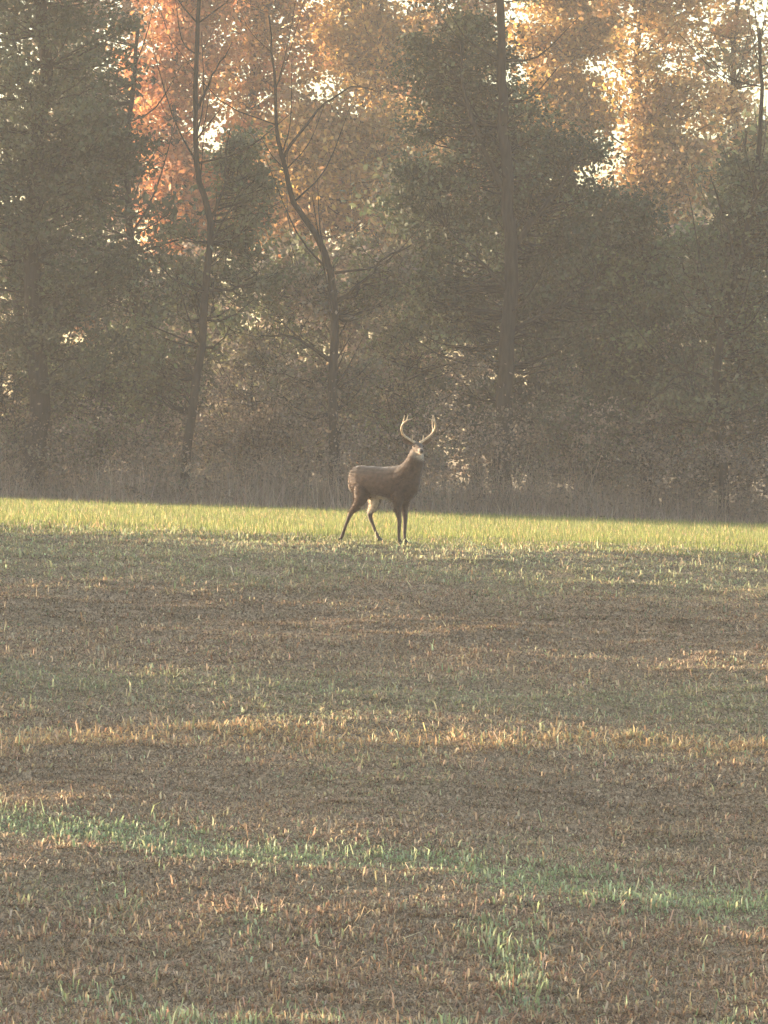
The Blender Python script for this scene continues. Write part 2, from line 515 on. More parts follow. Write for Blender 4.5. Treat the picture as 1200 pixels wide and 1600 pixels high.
DARK = [(0.037, 0.05, 0.024), (0.05, 0.061, 0.03), (0.061, 0.067, 0.036), (0.043, 0.045, 0.026)]
GREY = [(0.085, 0.103, 0.058), (0.11, 0.123, 0.07), (0.12, 0.118, 0.07), (0.075, 0.084, 0.05)]
MOSS = [(0.095, 0.115, 0.05), (0.12, 0.132, 0.06), (0.08, 0.098, 0.045), (0.13, 0.121, 0.06)]
DUN = [(0.20, 0.155, 0.115), (0.16, 0.125, 0.09), (0.24, 0.185, 0.14), (0.15, 0.135, 0.09)]
ORANGE = [(0.41, 0.17, 0.07), (0.35, 0.155, 0.075), (0.44, 0.225, 0.085), (0.30, 0.14, 0.075)]
GOLD = [(0.36, 0.215, 0.06), (0.30, 0.175, 0.058), (0.26, 0.165, 0.065), (0.40, 0.25, 0.085)]
RUSSET = [(0.34, 0.19, 0.09), (0.28, 0.17, 0.085), (0.38, 0.24, 0.11)]

def front_wood():
    # dark mass at the left edge
    b, t = at(94.5, [(45, 790), (60, 600), (50, 350), (70, 100), (60, -150), (70, -420)])
    make_tree('broadleaf_tree', 'dark dense tree filling the left edge of the wood', b, t, 0.26,
              [blob(94.5, b, 60, 60, 165, 220, w=3), blob(94.5, b, 150, 240, 90, 130, w=1.4), blob(94.5, b, 20, 330, 130, 190, w=2), blob(94.5, b, 110, 470, 130, 140, w=1.6), blob(94.5, b, 70, -280, 150, 180, w=1)],
              DARK + GREY[:1], 101, nclump=300, per=150, lmat=M_needle)
    # slim trunk with a kink, left of the middle
    b, t = at(93.5, [(286, 790), (292, 700), (312, 560), (322, 440), (329, 340), (312, 285), (304, 190), (308, 60), (314, -80), (322, -260)])
    z = lambda X, Y: (px(X, Y, 93.5)[0] - b[0], 0, px(X, Y, 93.5)[1] - gz(*b))
    make_tree('slender_tree', 'slim tree with a kinked bare trunk standing before orange foliage', b, t, 0.105,
              [blob(93.5, b, 385, 260, 55, 85, dy=0.85, ry=0.8, w=2), blob(93.5, b, 290, 430, 60, 110, dy=0.85, ry=0.8, w=1.4), blob(93.5, b, 375, 420, 70, 90, dy=0.85, ry=0.8, w=1.5), blob(93.5, b, 260, 560, 80, 90, dy=0.85, ry=0.8, w=1)],
              MOSS + GREY, 102, nclump=120, per=110, clump_r=0.36, twigs=5, r_top=0.3, bare=18,
              limbs=[([z(329, 340), z(352, 300), z(362, 265), z(372, 200)], 0.04), ([z(306, 170), z(340, 120), z(372, 60)], 0.035), ([z(322, 450), z(380, 440), z(420, 425)], 0.04)])
    # leaning trunk right of it
    b, t = at(94.0, [(526, 790), (521, 690), (522, 580), (523, 480), (507, 388), (462, 315), (441, 245), (431, 180), (428, 100), (420, 20)])
    z = lambda X, Y, dy=0: (px(X, Y, 94.0)[0] - b[0], dy, px(X, Y, 94.0)[1] - gz(*b))
    make_tree('leaning_tree', 'tree leaning left with a bent trunk left of the deer', b, t, 0.125,
              [blob(94, b, 500, 470, 90, 70, dy=0.85, ry=0.8, w=1.4), blob(94, b, 590, 420, 70, 60, dy=0.85, ry=0.8, w=1), blob(94, b, 440, 540, 80, 70, dy=0.85, ry=0.8, w=1), blob(94, b, 540, 590, 90, 60, dy=0.85, ry=0.8, w=1)],
              MOSS + DUN, 103, nclump=95, per=95, clump_r=0.36, twigs=6, r_top=0.12, bare=18,
              limbs=[([z(523, 470), z(560, 445), z(600, 400), z(640, 380)], 0.05), ([z(521, 565), z(495, 540), z(455, 520), z(410, 522)], 0.045), ([z(522, 600), z(480, 590), z(430, 580)], 0.03),
                     ([z(441, 245), z(500, 160, .6), z(545, 120, .8), z(590, 118, 1)], 0.035)])
    # big trunk behind the deer to the right
    b, t = at(95.0, [(786, 805), (784, 700), (790, 560), (797, 430), (792, 300), (786, 170), (782, 60), (790, -120), (785, -380)])
    z = lambda X, Y, dy=0: (px(X, Y, 95.0)[0] - b[0], dy, px(X, Y, 95.0)[1] - gz(*b))
    make_tree('oak_tree', 'large dark tree with a thick straight trunk right of the deer', b, t, 0.215,
              [blob(95, b, 720, 120, 100, 120, dy=1.15, ry=0.9, w=2.2), blob(95, b, 880, 300, 130, 120, dy=1.15, ry=0.9, w=2.6), blob(95, b, 690, 310, 90, 90, dy=1.15, ry=0.8, w=1.3), blob(95, b, 870, 450, 140, 110, dy=1.15, ry=0.9, w=2.2),
               blob(95, b, 690, 460, 90, 90, dy=1.15, ry=0.8, w=1), blob(95, b, 745, -120, 110, 160, dy=0.5, w=1.2), blob(95, b, 800, 210, 90, 120, dy=0.9, ry=0.8, w=1.6)],
              DARK + GREY[:2], 104, nclump=400, per=150, lmat=M_needle, bare=14,
              limbs=[([z(795, 390), z(830, 345), z(870, 290), z(905, 220)], 0.09), ([z(792, 300), z(760, 240), z(730, 150), z(715, 60)], 0.08), ([z(796, 450), z(740, 400), z(690, 340)], 0.06), ([z(792, 520), z(860, 480), z(940, 430)], 0.06)])
    # right side
    b, t = at(96.0, [(1012, 815), (1010, 700), (1020, 600), (1008, 500), (1005, 420), (1000, 370)])
    make_tree('broadleaf_tree', 'dark rounded tree between the thick trunk and the right edge', b, t, 0.15,
              [blob(96, b, 985, 420, 90, 120, w=2), blob(96, b, 1000, 560, 100, 110, w=1.6), blob(96, b, 950, 660, 90, 70, w=.8)],
              DARK + MOSS[:2], 105, nclump=170, per=130, lmat=M_needle)
    b, t = at(93.8, [(1128, 822), (1130, 740), (1116, 620), (1132, 500), (1160, 390), (1182, 270), (1190, 150), (1186, 40)])
    z = lambda X, Y, dy=0: (px(X, Y, 93.8)[0] - b[0], dy, px(X, Y, 93.8)[1] - gz(*b))
    make_tree('slender_tree', 'pale grey green tree with crooked limbs at the right edge', b, t, 0.12,
              [blob(93.8, b, 1130, 430, 90, 100, dy=0.6, ry=0.8, w=1.6), blob(93.8, b, 1190, 330, 70, 110, dy=0.6, ry=0.8, w=1.6), blob(93.8, b, 1180, 560, 80, 110, dy=0.6, ry=0.8, w=1.4), blob(93.8, b, 1090, 620, 70, 70, dy=0.6, ry=0.8, w=.7)],
              GREY + MOSS[:1], 106, nclump=210, per=120, bare=26, twigs=4,
              limbs=[([z(1118, 640), z(1075, 585), z(1040, 615), z(1010, 640)], 0.04), ([z(1128, 520), z(1100, 470), z(1080, 420)], 0.05), ([z(1150, 420), z(1130, 330), z(1105, 260)], 0.045)])
front_wood()

def understory():
    spec = [
        (96.2, 150, 790, [(150, 600, 130, 110)], MOSS, 'low mossy green thicket tree under the dark left tree'),
        (96.8, 400, 795, [(410, 620, 110, 90), (380, 700, 100, 70)], DUN, 'dull brown understory tree between the two slim trunks'),
        (97.5, 640, 800, [(650, 540, 110, 110), (620, 660, 100, 80)], MOSS + DUN, 'olive understory tree directly behind the antlers'),
        (97.2, 915, 812, [(920, 620, 110, 90), (900, 710, 90, 60)], DUN + GREY, 'drab understory tree right of the thick dark trunk'),
        (96.0, 1085, 820, [(1080, 690, 100, 80), (1150, 680, 90, 80)], DUN, 'grey brown understory tree low at the right edge'),
        (96.4, 10, 785, [(10, 620, 110, 100), (60, 700, 100, 60)], DUN + MOSS, 'brownish understory tree in the lower left corner of the wood'),
    ]
    for i, (D, X, Y, bl, pa_, lab) in enumerate(spec):
        b, t = at(D, [(X, Y), (X + 6, Y - 90), (X - 8, Y - 190), (X + 4, Y - 290)])
        make_tree('understory_tree', lab, b, t, 0.06, [blob(D, b, *q) for q in bl], pa_, 200 + i, leaf=0.09, nclump=80, per=90,
                  clump_r=0.36, twigs=6, bare=22, group='understory trees along the edge of the wood')
understory()

def middle_wood():
    spec = [
        (104, 210, 780, 0.16, [(190, 420, 160, 160), (120, 150, 110, 140), (190, 640, 150, 120)], DARK, 'shaded tree just behind the dark left tree'),
        (106, 470, 790, 0.15, [(470, 540, 150, 130), (430, 440, 120, 70), (430, 680, 150, 90)], MOSS + DUN, 'shaded tree showing between the kinked and leaning trunks'),
        (108, 650, 795, 0.17, [(650, 480, 120, 140), (600, 650, 140, 110), (650, 330, 80, 90)], DUN + MOSS, 'shaded tree showing above the antlers'),
        (105, 830, 800, 0.17, [(830, 400, 130, 150), (840, 620, 150, 130)], DARK, 'shaded tree hidden behind the thick dark trunk'),
        (107, 1000, 805, 0.16, [(1000, 520, 130, 150), (1010, 690, 140, 100)], DARK + DUN, 'shaded tree behind the dark rounded tree'),
        (104, 1160, 810, 0.16, [(1160, 420, 110, 170), (1160, 650, 120, 120), (1190, 260, 70, 90)], GREY, 'shaded tree behind the pale tree at the right edge'),
        (106, 20, 780, 0.16, [(10, 440, 130, 200), (20, 660, 140, 110), (0, 150, 110, 170)], DARK, 'shaded tree at the far left behind the edge'),
        (110, 330, 785, 0.14, [(330, 560, 110, 110), (340, 690, 140, 80)], DUN, 'shaded tree low behind the kinked trunk'),
    ]
    spec += [
        (118, 250, 785, 0.15, [(240, 480, 120, 110), (240, 640, 130, 110)], DUN + RUSSET[:1], 'dim brown tree filling the gap left of the kinked trunk'),
        (119, 560, 795, 0.15, [(560, 470, 120, 100), (570, 640, 130, 120)], DUN + RUSSET[:1], 'dim brown tree filling the gap right of the leaning trunk'),
        (120, 740, 800, 0.15, [(730, 440, 110, 120), (730, 640, 130, 120)], DUN, 'dim brown tree filling the gap beside the thick trunk'),
        (118, 930, 805, 0.15, [(930, 440, 110, 130), (930, 640, 130, 120)], DUN + MOSS[:1], 'dim tree behind the drab understory tree'),
        (119, 1090, 810, 0.15, [(1090, 440, 110, 130), (1090, 640, 130, 120)], DUN + GREY[:1], 'dim tree filling the gap before the right edge'),
        (118, 90, 785, 0.15, [(80, 440, 120, 130), (80, 640, 130, 120)], DUN, 'dim tree deep behind the dark left tree'),
    ]
    out = []
    for i, (D, X, Y, r0, bl, pa_, lab) in enumerate(spec):
        top = min(q[1] - q[3] for q in bl) + 30
        b, t = at(D, [(X, Y), (X + 10, (Y * 2 + top) / 3), (X - 12, (Y + top * 2) / 3), (X + 6, top)])
        out.append(make_tree('broadleaf_tree', lab, b, t, r0, [blob(D, b, *q, ry=1.6) for q in bl], pa_, 300 + i, leaf=0.19, nclump=165, per=58,
                  clump_r=0.5, twigs=3, bare=10, group='shaded trees behind the edge of the wood'))
    return out
MID = middle_wood()

def back_wood():
    spec = [
        (128, 285, 0.2, [(275, 120, 85, 160), (300, -60, 90, 120), (290, 320, 70, 110)], ORANGE, 'sunlit orange tree glowing behind the kinked trunk', 240),
        (132, 410, 0.2, [(410, 90, 85, 150), (400, -90, 90, 120), (420, 290, 90, 110)], ORANGE + GOLD[:2], 'sunlit orange and gold tree behind the leaning trunk', 250),
        (126, 560, 0.2, [(545, 240, 95, 110), (610, 290, 80, 110), (480, 260, 80, 130)], RUSSET + GOLD[:2], 'sunlit russet tree above left of the antlers', 230),
        (140, 600, 0.22, [(560, 60, 120, 80), (640, 120, 80, 110), (540, -70, 110, 70)], GOLD, 'thin gold tree with bright sky showing through at the top', 215),
        (134, 905, 0.2, [(890, 60, 90, 100), (880, 180, 80, 70), (880, -60, 95, 60)], GOLD, 'thin yellow tree with sky gaps right of the thick trunk', 200),
        (129, 1010, 0.2, [(1040, 130, 95, 150), (1040, 290, 85, 90), (1010, -70, 100, 110)], GOLD + RUSSET, 'sunlit golden brown tree at the upper right', 220),
        (136, 1160, 0.2, [(1150, 60, 90, 160), (1150, -110, 90, 100), (1140, 260, 100, 110)], RUSSET + MOSS[:2], 'brown tree in the top right corner', 150),
        (138, 740, 0.2, [(720, 60, 90, 150), (720, 240, 80, 110)], RUSSET + GOLD[:1], 'brown tree behind the top of the thick trunk', 110),
        (134, 150, 0.2, [(130, 20, 120, 170), (160, 250, 110, 130)], RUSSET + DUN, 'brown tree behind the dark left tree', 150),
    ]
    for i, (D, X, r0, bl, pa_, lab, nc) in enumerate(spec):
        Y = 800 - F * gz(px(X, 0, D)[0], D) / D
        top = min(q[1] - q[3] for q in bl) + 30
        b, t = at(D, [(X, Y), (X + 14, (Y * 2 + top) / 3), (X - 14, (Y + top * 2) / 3), (X + 8, top)])
        make_tree('autumn_tree', lab, b, t, r0, [blob(D, b, *q, ry=1.1) for q in bl], pa_, 400 + i, leaf=0.18, nclump=int(nc * 1.3), per=88,
                  clump_r=0.58, twigs=4, bare=26, group='autumn trees deep in the wood', bark=M_bark2)
back_wood()

def side_wood():
    r = np.random.default_rng(77)
    spots = [(-10.5, 97, 0), (-13.5, 103, 6), (-16, 97, 3), (-18.5, 108, 1), (-21, 100, 6), (-24, 112, 3), (-14, 116, 0), (11.5, 98, 5), (13, 106, 3), (15.5, 99, 0)]
    for i, (x, y, k) in enumerate(spots):
        o = MID[k]
        side = 'left' if x < 0 else 'right'
        copy_tree(o, (x, y, gz(x, y) - 0.05), r.uniform(0, 6.28), r.uniform(1.0, 1.25), 'shaded woodland tree standing outside the %s of the frame' % side, 'woodland trees beside the frame')
    # unseen tree row added left of the field to shade the slope
    y = 31.0; i = 0
    while y < 67.6:
        x = -21.0 + r.uniform(-1.2, 1.2)
        copy_tree(MID[(0, 6, 3, 1, 5)[i % 5]], (x, y, gz(x, y) - 0.05), r.uniform(0, 6.28), r.uniform(0.8, 1.0), 'tree added outside the left of the frame to shade the slope', 'added shading trees left of the frame')
        y += r.uniform(2.2, 3.9); i += 1
side_wood()

def brush():
    """tangled dead weeds, stems and leaf litter at the foot of the wood"""
    r = np.random.default_rng(64)
    n = 42000
    y = 91.2 + r.gamma(2.0, 1.7, n)
    x = r.uniform(-1, 1, n) * (0.0834 * y + 4)
    d = fbm(x * 0.9 + 5, y * 0.6, 3)
    H = np.clip(r.gamma(3.0, 0.17, n) * (0.2 + 1.6 * d), 0.10, 2.0) * (0.45 + 0.55 * sstep(91, 93.5, y))
    W = r.uniform(0.008, 0.024, n)
    tone = (0.6 + 0.9 * fbm(x * 0.8 + 60, y * 0.8 + 2, 3))[:, None]
    col = pal([(0.26, 0.20, 0.155), (0.31, 0.24, 0.185), (0.20, 0.155, 0.12), (0.36, 0.285, 0.215)], n, r) * tone
    blades('dead_brush', np.stack([x, y], -1), H, W, col, np.abs(r.normal(0.4, 0.4, n)), 'tangle of dead brown weeds and stems at the foot of the wood', 1, 0.2, 'brush', r)
    nc, m = 2500, 32
    cy = 91.5 + r.gamma(2.2, 1.9, nc)
    cx = r.uniform(-1, 1, nc) * (0.0834 * cy + 4)
    d = fbm(cx * 0.6 + 25, cy * 0.4 + 8, 3)
    cz = ground(cx, cy) + 0.05 + r.random(nc) ** 1.2 * (0.4 + 4.0 * d ** 1.5) * (0.4 + 0.6 * sstep(91, 94, cy))
    n = nc * m
    sp = np.repeat(r.uniform(0.10, 0.30, nc), m)
    P = np.stack([np.repeat(cx, m) + r.normal(0, 1, n) * sp, np.repeat(cy, m) + r.normal(0, 1, n) * sp, np.repeat(cz, m) + r.normal(0, 1, n) * sp * 0.7], -1)
    P[:, 2] = np.maximum(P[:, 2], ground(P[:, 0], P[:, 1]) + 0.02)
    tone = np.repeat(np.clip(r.normal(1, 0.28, nc), 0.45, 1.8), m)[:, None]
    pa_ = np.array([(0.18, 0.135, 0.10), (0.21, 0.16, 0.12), (0.145, 0.112, 0.085), (0.13, 0.12, 0.08), (0.22, 0.17, 0.13)])
    col = np.clip(np.repeat(pa_[r.integers(0, 5, nc)], m, axis=0) * tone * (1 + r.normal(0, 0.15, (n, 1))), 0.02, 0.6)
    me = leaves_mesh('brush_leaves', P, r.uniform(0.04, 0.10, n), col, r)
    tag(link_mesh('brush_leaves', me, M_leaf), 'withered brown leaves hanging in the brush below the trees', 'brush', kind='stuff')
brush()

# ------------------------------------------------------------------ the deer
def fur_material():
    m, N, L, out = mat('deer_fur')
    at_ = N.new('ShaderNodeAttribute'); at_.attribute_name = 'tint'
    tc = N.new('ShaderNodeTexCoord')
    n1 = N.new('ShaderNodeTexNoise'); n1.inputs['Scale'].default_value = 19; n1.inputs['Detail'].default_value = 5
    L.new(tc.outputs['Object'], n1.inputs['Vector'])
    mr = N.new('ShaderNodeMapRange'); mr.inputs[1].default_value = 0.3; mr.inputs[2].default_value = 0.7; mr.inputs[3].default_value = 0.6; mr.inputs[4].default_value = 1.45
    L.new(n1.outputs['Fac'], mr.inputs[0])
    mx = N.new('ShaderNodeMixRGB'); mx.blend_type = 'MULTIPLY'; mx.inputs[0].default_value = 1
    L.new(at_.outputs['Color'], mx.inputs[1]); L.new(mr.outputs[0], mx.inputs[2])
    b = N.new('ShaderNodeBump'); b.inputs['Strength'].default_value = 0.5; b.inputs['Distance'].default_value = 0.01
    L.new(n1.outputs['Fac'], b.inputs['Height'])
    p = N.new('ShaderNodeBsdfPrincipled'); p.inputs['Roughness'].default_value = 0.8
    p.inputs['Specular IOR Level'].default_value = 0.2
    p.inputs['Sheen Weight'].default_value = 0.25; p.inputs['Sheen Roughness'].default_value = 0.5
    L.new(mx.outputs[0], p.inputs['Base Color']); L.new(b.outputs[0], p.inputs['Normal'])
    L.new(p.outputs[0], out.inputs[0])
    return m
def plain_material(name, c, rough=0.6, spec=0.3):
    m, N, L, out = mat(name)
    tc = N.new('ShaderNodeTexCoord')
    n1 = N.new('ShaderNodeTexNoise'); n1.inputs['Scale'].default_value = 30; n1.inputs['Detail'].default_value = 4
    L.new(tc.outputs['Object'], n1.inputs['Vector'])
    r = N.new('ShaderNodeValToRGB')
    r.color_ramp.elements[0].position = 0.3; r.color_ramp.elements[0].color = (*[q * 0.7 for q in c], 1)
    r.color_ramp.elements[1].position = 0.7; r.color_ramp.elements[1].color = (*[min(1, q * 1.2) for q in c], 1)
    L.new(n1.outputs['Fac'], r.inputs[0])
    p = N.new('ShaderNodeBsdfPrincipled'); p.inputs['Roughness'].default_value = rough
    p.inputs['Specular IOR Level'].default_value = spec
    L.new(r.outputs[0], p.inputs['Base Color']); L.new(p.outputs[0], out.inputs[0])
    return m

def loft(bm, secs, sides=20):
    """secs: (centre, right vec*rx, up vec*rz) rings joined into a closed skin"""
    rings = []
    for c, u, w in secs:
        c = Vector(c); u = Vector(u); w = Vector(w)
        rings.append([bm.verts.new(c + u * math.cos(a) + w * math.sin(a)) for a in [k / sides * 2 * math.pi for k in range(sides)]])
    for A, B in zip(rings[:-1], rings[1:]):
        for k in range(sides):
            bm.faces.new((A[k], A[(k + 1) % sides], B[(k + 1) % sides], B[k]))
    bm.faces.new(rings[0][::-1]); bm.faces.new(rings[-1])
def limb_loft(bm, pts, rads, sides=14, n=None, flat=1.0):
    pl = smooth_line(pts, n or len(pts) * 4)
    rr = np.interp(np.linspace(0, 1, len(pl)), np.linspace(0, 1, len(rads)), rads)
    v, f, s = tube_arrays(pl, rr, sides)
    vs = [bm.verts.new(q) for q in v]
    k = 0
    for q in s:
        bm.faces.new([vs[i] for i in f[k:k + q]]); k += q

def deer():
    YAW = math.radians(-28)
    bx, by = 0.02, 60.9
    root = empty('deer', (bx, by, gz(bx, by)), YAW)
    tag(root, 'antlered buck standing on the sunlit grassy crest looking towards the camera', 'deer')
    def lz(X, Y):       # ground height below a point of the deer, in the deer's own frame
        wx = bx + X * math.cos(YAW) - Y * math.sin(YAW); wy = by + X * math.sin(YAW) + Y * math.cos(YAW)
        return gz(wx, wy) - gz(bx, by)
    bm = bmesh.new()
    T = [(-.525, .86, .02, .04), (-.505, .855, .08, .11), (-.45, .835, .130, .170), (-.36, .828, .156, .186), (-.22, .818, .164, .186), (-.05, .793, .172, .198),
         (.10, .772, .176, .222), (.22, .776, .170, .238), (.32, .786, .156, .230), (.41, .80, .130, .195), (.475, .82, .090, .135), (.505, .83, .03, .05)]
    loft(bm, [((x, 0, z), (0, hw, 0), (0, 0, hh * 1.06)) for x, z, hw, hh in T])
    limb_loft(bm, [(.24, 0, .84), (.36, 0, .93), (.43, -.005, 1.04), (.465, -.015, 1.14), (.48, -.03, 1.225)], [.17, .160, .132, .106, .078], 16)
    # head frame
    ha = math.radians(-50)
    f = Vector((math.cos(ha), math.sin(ha), -0.16)).normalized()
    s = Vector((-math.sin(ha), math.cos(ha), 0)).normalized()      # the deer's left
    u = f.cross(s).normalized()
    hc = Vector((.490, -.02, 1.255))
    H = [(-.085, .035, .035, 0), (-.05, .062, .062, 0), (0, .074, .076, 0), (.05, .070, .070, -.005), (.10, .056, .057, -.012), (.15, .042, .046, -.018), (.19, .036, .040, -.02), (.222, .034, .036, -.022), (.243, .02, .022, -.024)]
    loft(bm, [(hc + f * a + u * o, s * w, u * h) for a, w, h, o in H], 16)
    legs = [
        ([(.27, -.05, .84), (.24, -.09, .62), (.225, -.09, .47), (.245, -.072, .32), (.240, -.072, .13), (.245, -.072, .06), (.265, -.072, .0)], [.07, .085, .052, .032, .021, .025, .028]),
        ([(.28, .05, .84), (.245, .09, .62), (.235, .09, .47), (.255, .072, .32), (.247, .072, .13), (.252, .072, .06), (.272, .072, .0)], [.07, .085, .052, .032, .021, .025, .028]),
        ([(-.34, -.045, .84), (-.31, -.085, .66), (-.345, -.10, .52), (-.455, -.10, .40), (-.53, -.10, .25), (-.60, -.10, .075), (-.625, -.10, .0)], [.08, .115, .074, .038, .022, .024, .027]),
        ([(-.32, .045, .84), (-.23, .085, .66), (-.215, .10, .51), (-.285, .095, .37), (-.235, .09, .22), (-.165, .09, .07), (-.135, .09, .0)], [.08, .112, .072, .038, .022, .024, .027]),
    ]
    feet = []
    for pts, rd in legs:
        g = lz(pts[-1][0], pts[-1][1])
        pts = [(p[0], p[1], p[2] + g * (1 - i_ / 6 if False else (i_ / 6))) for i_, p in enumerate(pts)]
        pts[-1] = (pts[-1][0], pts[-1][1], g + 0.035)
        feet.append(pts[-1])
        limb_loft(bm, pts, rd, 12, 30)
    me = bpy.data.meshes.new('body_raw'); bm.to_mesh(me); bm.free()
    tmp = bpy.data.objects.new('body_raw', me); C.objects.link(tmp)
    m1 = tmp.modifiers.new('r', 'REMESH'); m1.mode = 'VOXEL'; m1.voxel_size = 0.0095; m1.use_smooth_shade = True
    m2 = tmp.modifiers.new('s', 'SMOOTH'); m2.iterations = 9; m2.factor = 0.5
    m3 = tmp.modifiers.new('d', 'DECIMATE'); m3.ratio = 0.35
    dg = bpy.context.evaluated_depsgraph_get()
    bme = bpy.data.meshes.new_from_object(tmp.evaluated_get(dg))
    bpy.data.objects.remove(tmp); bme.name = 'body'
    for p in bme.polygons: p.use_smooth = True
    # coat: grey brown, pale belly, throat, rump and inner legs, pale eye ring and muzzle
    co = np.zeros(len(bme.vertices) * 3); bme.vertices.foreach_get('co', co); co = co.reshape(-1, 3)
    nr = np.zeros(len(bme.vertices) * 3); bme.vertex_normals.foreach_get('vector', nr); nr = nr.reshape(-1, 3)
    base = np.array([0.078, 0.048, 0.032]); dark = np.array([0.046, 0.032, 0.024]); pale = np.array([0.56, 0.48, 0.39])
    col = np.tile(base, (len(co), 1))
    def mixin(w, c):
        nonlocal col
        w = np.clip(w, 0, 1)[:, None]; col = col * (1 - w) + np.array(c) * w
    mixin(sstep(0.84, 1.00, co[:, 2]) * sstep(.40, .15, co[:, 0]), dark)
    mixin(sstep(-0.55, -0.9, nr[:, 2]) * sstep(.66, .58, co[:, 2]) * (co[:, 2] > .46) * sstep(.2, .05, co[:, 0]), pale)
    mixin(sstep(-.485, -.52, co[:, 0]) * sstep(.10, .03, np.abs(co[:, 1])) * (co[:, 2] > .55) * .7, pale)
    mixin((np.abs(nr[:, 1]) > .3) * (np.sign(nr[:, 1]) != np.sign(co[:, 1])) * sstep(.66, .60, co[:, 2]) * (co[:, 0] < 0) * sstep(.37, .42, co[:, 2]) * .8, pale)
    mixin(sstep(.30, .20, co[:, 2]) * .5, dark)
    q = co - np.array(hc); a = q @ np.array(f); up = q @ np.array(u); sd_ = q @ np.array(s)
    head = sstep(.12, .0, np.linalg.norm(q - np.array(f) * np.clip(a, -.05, .24)[:, None], axis=1) - .03)
    mixin(head * sstep(-.02, -.05, up) * sstep(-.03, .03, a) * .6, pale)
    mixin(sstep(.11, .05, np.linalg.norm(q - np.array(f) * .02 + np.array(u) * .11, axis=1)) * sstep(0.1, .6, nr @ np.array(f)), pale)
    mixin(sstep(.03, .015, np.abs(a - .195)) * head * .4, pale)
    mixin(head * sstep(.02, .05, up) * sstep(.12, .06, a) * .6, dark)
    at_ = bme.attributes.new('tint', 'FLOAT_COLOR', 'POINT')
    c4 = np.ones((len(co), 4), dtype=np.float32); c4[:, :3] = col
    at_.data.foreach_set('color', c4.ravel())
    bme.materials.clear(); bme.materials.append(fur_material())
    fur = bme.materials[0]
    body = link_mesh('body', bme, None, root)
    # guard hairs standing off the coat
    rh = np.random.default_rng(9)
    nh = 26000
    hi = rh.integers(0, len(co), nh)
    hi = hi[(co[hi, 2] > .40)]
    b0 = co[hi] + rh.normal(0, .004, (len(hi), 3)); nn0 = nr[hi]
    back = np.tile(np.array([-.75, 0, -.45]), (len(hi), 1))
    onhead = (co[hi, 2] > 1.0)
    back[onhead] = (-.1, 0, -.6)
    dr = nn0 * .55 + back * .8 + rh.normal(0, .25, nn0.shape)
    dr /= np.linalg.norm(dr, axis=1)[:, None]
    Lh = rh.uniform(.012, .034, len(hi)) * np.where(co[hi, 2] > 1.14, .4, 1.0)
    wv = np.cross(dr, nn0); wv /= np.linalg.norm(wv, axis=1)[:, None] + 1e-9
    hv = np.stack([b0 - nn0 * .003 - wv * .0022, b0 - nn0 * .003 + wv * .0022, b0 + dr * Lh[:, None]], 1).reshape(-1, 3)
    hcol = np.repeat(np.clip(col[hi] * rh.uniform(.6, 1.9, (len(hi), 1)), 0, .8), 3, axis=0)
    hm = np_mesh('coat', hv, np.arange(len(hv)), np.full(len(hi), 3), hcol)
    co_ = link_mesh('coat', hm, leaf_material('deer_hair', .35, .5, .3), root)
    co_['kind'] = 'stuff'
    M_antler = plain_material('antler', (0.50, 0.38, 0.25), 0.5, 0.3)
    M_dark = plain_material('hoof_horn', (0.022, 0.018, 0.015), 0.35, 0.5)
    M_eye = plain_material('eye', (0.01, 0.008, 0.006), 0.08, 0.6)
    def hp(S, U, Fw): return tuple(hc + s * S + u * U + f * Fw)
    for sg in (-1, 1):
        tb = Tubes()
        beam = smooth_line([hp(sg * .035, .06, -.01), hp(sg * .09, .092, -.035), hp(sg * .175, .150, -.055), hp(sg * .222, .230, -.02), hp(sg * .220, .315, .04), hp(sg * .170, .375, .095), hp(sg * .11, .40, .13)], 26)
        tb.add(beam, np.interp(np.linspace(0, 1, 26), [0, .06, .2, .6, 1], [.022, .017, .015, .0135, .0045]), 8)
        def tine(i, d, Lh, r_):
            p0 = Vector(beam[i]); d = Vector(d).normalized()
            p1 = p0 + d * Lh * .5; p2 = p0 + d * Lh + u * .015
            tb.add(smooth_line([p0, p1, p2], 7), np.linspace(r_, .003, 7), 6)
        tine(3, u * .9 + f * .45, .075, .009)
        tine(11, u * 1.0 - f * .1 - s * sg * .12, .16, .0100)
        tine(16, u * 1.0 - s * sg * .25, .12, .0095)
        tine(20, u * 1.0 - s * sg * .3, .07, .008)
        tag(link_mesh('antler', tb.mesh('antler'), M_antler, root), 'curved antler with upright tines, pale in the sun')
    for sg in (-1, 1):   # cupped ears
        bm = bmesh.new()
        o0 = hc + s * sg * .062 + u * .045 - f * .035
        d = (s * sg * 1.0 + u * .42 - f * .25).normalized()
        wd = (f.cross(d)).normalized()
        nn = d.cross(wd).normalized()
        rows = []
        for k in range(8):
            t = k / 7
            w = .036 * math.sin(math.pi * min(1, .22 + .78 * t)) ** .8 + .003
            rows.append([bm.verts.new(o0 + d * .155 * t + wd * w * c_ + nn * (w * .7 * (c_ * c_ - .6)) * (1 if nn.dot(f) > 0 else -1)) for c_ in (-1, -.5, 0, .5, 1)])
        for A, B in zip(rows[:-1], rows[1:]):
            for k in range(4): bm.faces.new((A[k], A[k + 1], B[k + 1], B[k]))
        bmesh.ops.solidify(bm, geom=bm.faces[:], thickness=.006)
        me = bpy.data.meshes.new('ear'); bm.to_mesh(me); bm.free()
        a_ = me.attributes.new('tint', 'FLOAT_COLOR', 'POINT')
        a_.data.foreach_set('color', np.tile([.13, .095, .07, 1], len(me.vertices)).astype(np.float32))
        for p in me.polygons: p.use_smooth = True
        link_mesh('ear', me, fur, root)
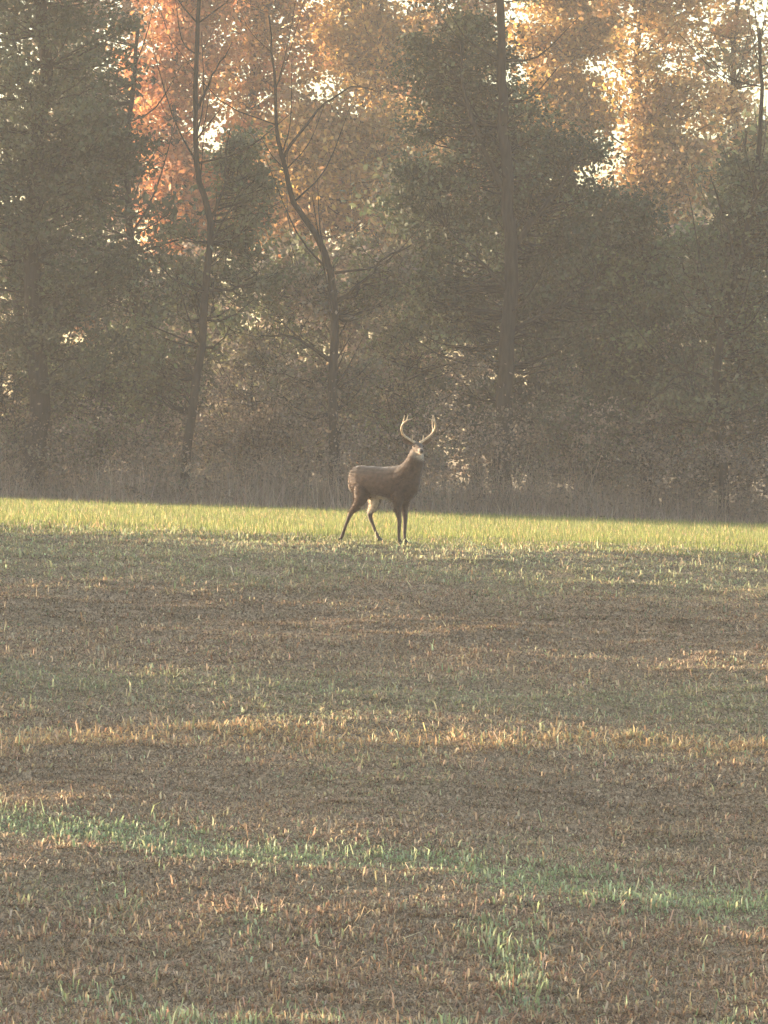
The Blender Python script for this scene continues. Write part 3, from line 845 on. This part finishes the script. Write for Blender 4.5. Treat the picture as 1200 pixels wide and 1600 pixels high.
    def ball(name, c, rx, axes, m_, seg=12):
        bm = bmesh.new(); bmesh.ops.create_uvsphere(bm, u_segments=seg, v_segments=8, radius=1)
        A = Matrix((axes[0] * rx[0], axes[1] * rx[1], axes[2] * rx[2])).transposed()
        for v in bm.verts: v.co = A @ v.co + Vector(c)
        me = bpy.data.meshes.new(name); bm.to_mesh(me); bm.free()
        for p in me.polygons: p.use_smooth = True
        return link_mesh(name, me, m_, root)
    for sg in (-1, 1):
        ball('eye', hc + s * sg * .060 + u * .022 + f * .055, (.014, .014, .013), (f, s, u), M_eye)
    ball('nose', hc + f * .243 - u * .014, (.014, .026, .019), (f, s, u), M_dark)
    for (hx, hy, hz), hr in zip(feet, (0, 0, .1, -.1)):      # cloven hooves
        bm = bmesh.new()
        for sg in (-1, 1):
            P = [(-.026, .004, 0), (.040, .004, 0), (.036, .024, 0), (-.022, .026, 0), (-.020, .006, .05), (.012, .006, .05), (.010, .020, .05), (-.016, .021, .05)]
            vs = [bm.verts.new((hx + p[0] + .004, hy + sg * p[1], hz - .038 + p[2])) for p in P]
            for q in ((0, 1, 2, 3), (4, 5, 6, 7), (0, 1, 5, 4), (1, 2, 6, 5), (2, 3, 7, 6), (3, 0, 4, 7)): bm.faces.new([vs[i] for i in q])
        bmesh.ops.recalc_face_normals(bm, faces=bm.faces[:])
        me = bpy.data.meshes.new('hoof'); bm.to_mesh(me); bm.free()
        link_mesh('hoof', me, M_dark, root)
    bm = bmesh.new()
    limb_loft(bm, [(-.47, 0, .95), (-.515, 0, .91), (-.532, 0, .81), (-.53, 0, .73), (-.52, 0, .68)], [.022, .028, .030, .022, .005], 10, 16)
    me = bpy.data.meshes.new('tail'); bm.to_mesh(me); bm.free()
    a_ = me.attributes.new('tint', 'FLOAT_COLOR', 'POINT')
    tc_ = np.array([[.17, .11, .07, 1] if v.co.x < -.53 else [.45, .39, .31, 1] for v in me.vertices], dtype=np.float32)
    a_.data.foreach_set('color', tc_.ravel())
    for p in me.polygons: p.use_smooth = True
    tag(link_mesh('tail', me, fur, root), 'lowered tail edged in white')
deer()

# ------------------------------------------------------------------ haze
def haze():
    bm = bmesh.new()
    bmesh.ops.create_cube(bm, size=1.0)
    X, Y0, Y1, Z0, Z1 = 425, -425, 425, -8.0, 21.0
    for v in bm.verts:
        v.co = Vector((v.co.x * 2 * X, (Y0 + Y1) / 2 + v.co.y * (Y1 - Y0), (Z0 + Z1) / 2 + v.co.z * (Z1 - Z0)))
    me = bpy.data.meshes.new('haze'); bm.to_mesh(me); bm.free()
    m, N, L, out = mat('haze')
    v = N.new('ShaderNodeVolumePrincipled')
    v.inputs['Color'].default_value = (0.93, 0.90, 0.87, 1)
    v.inputs['Density'].default_value = HAZE
    v.inputs['Anisotropy'].default_value = 0.0
    L.new(v.outputs[0], out.inputs['Volume'])
    o = link_mesh('haze', me, m)
    tag(o, 'thin pale morning haze hanging over field and wood', 'haze', kind='stuff')
HAZE = 0.00074
haze()
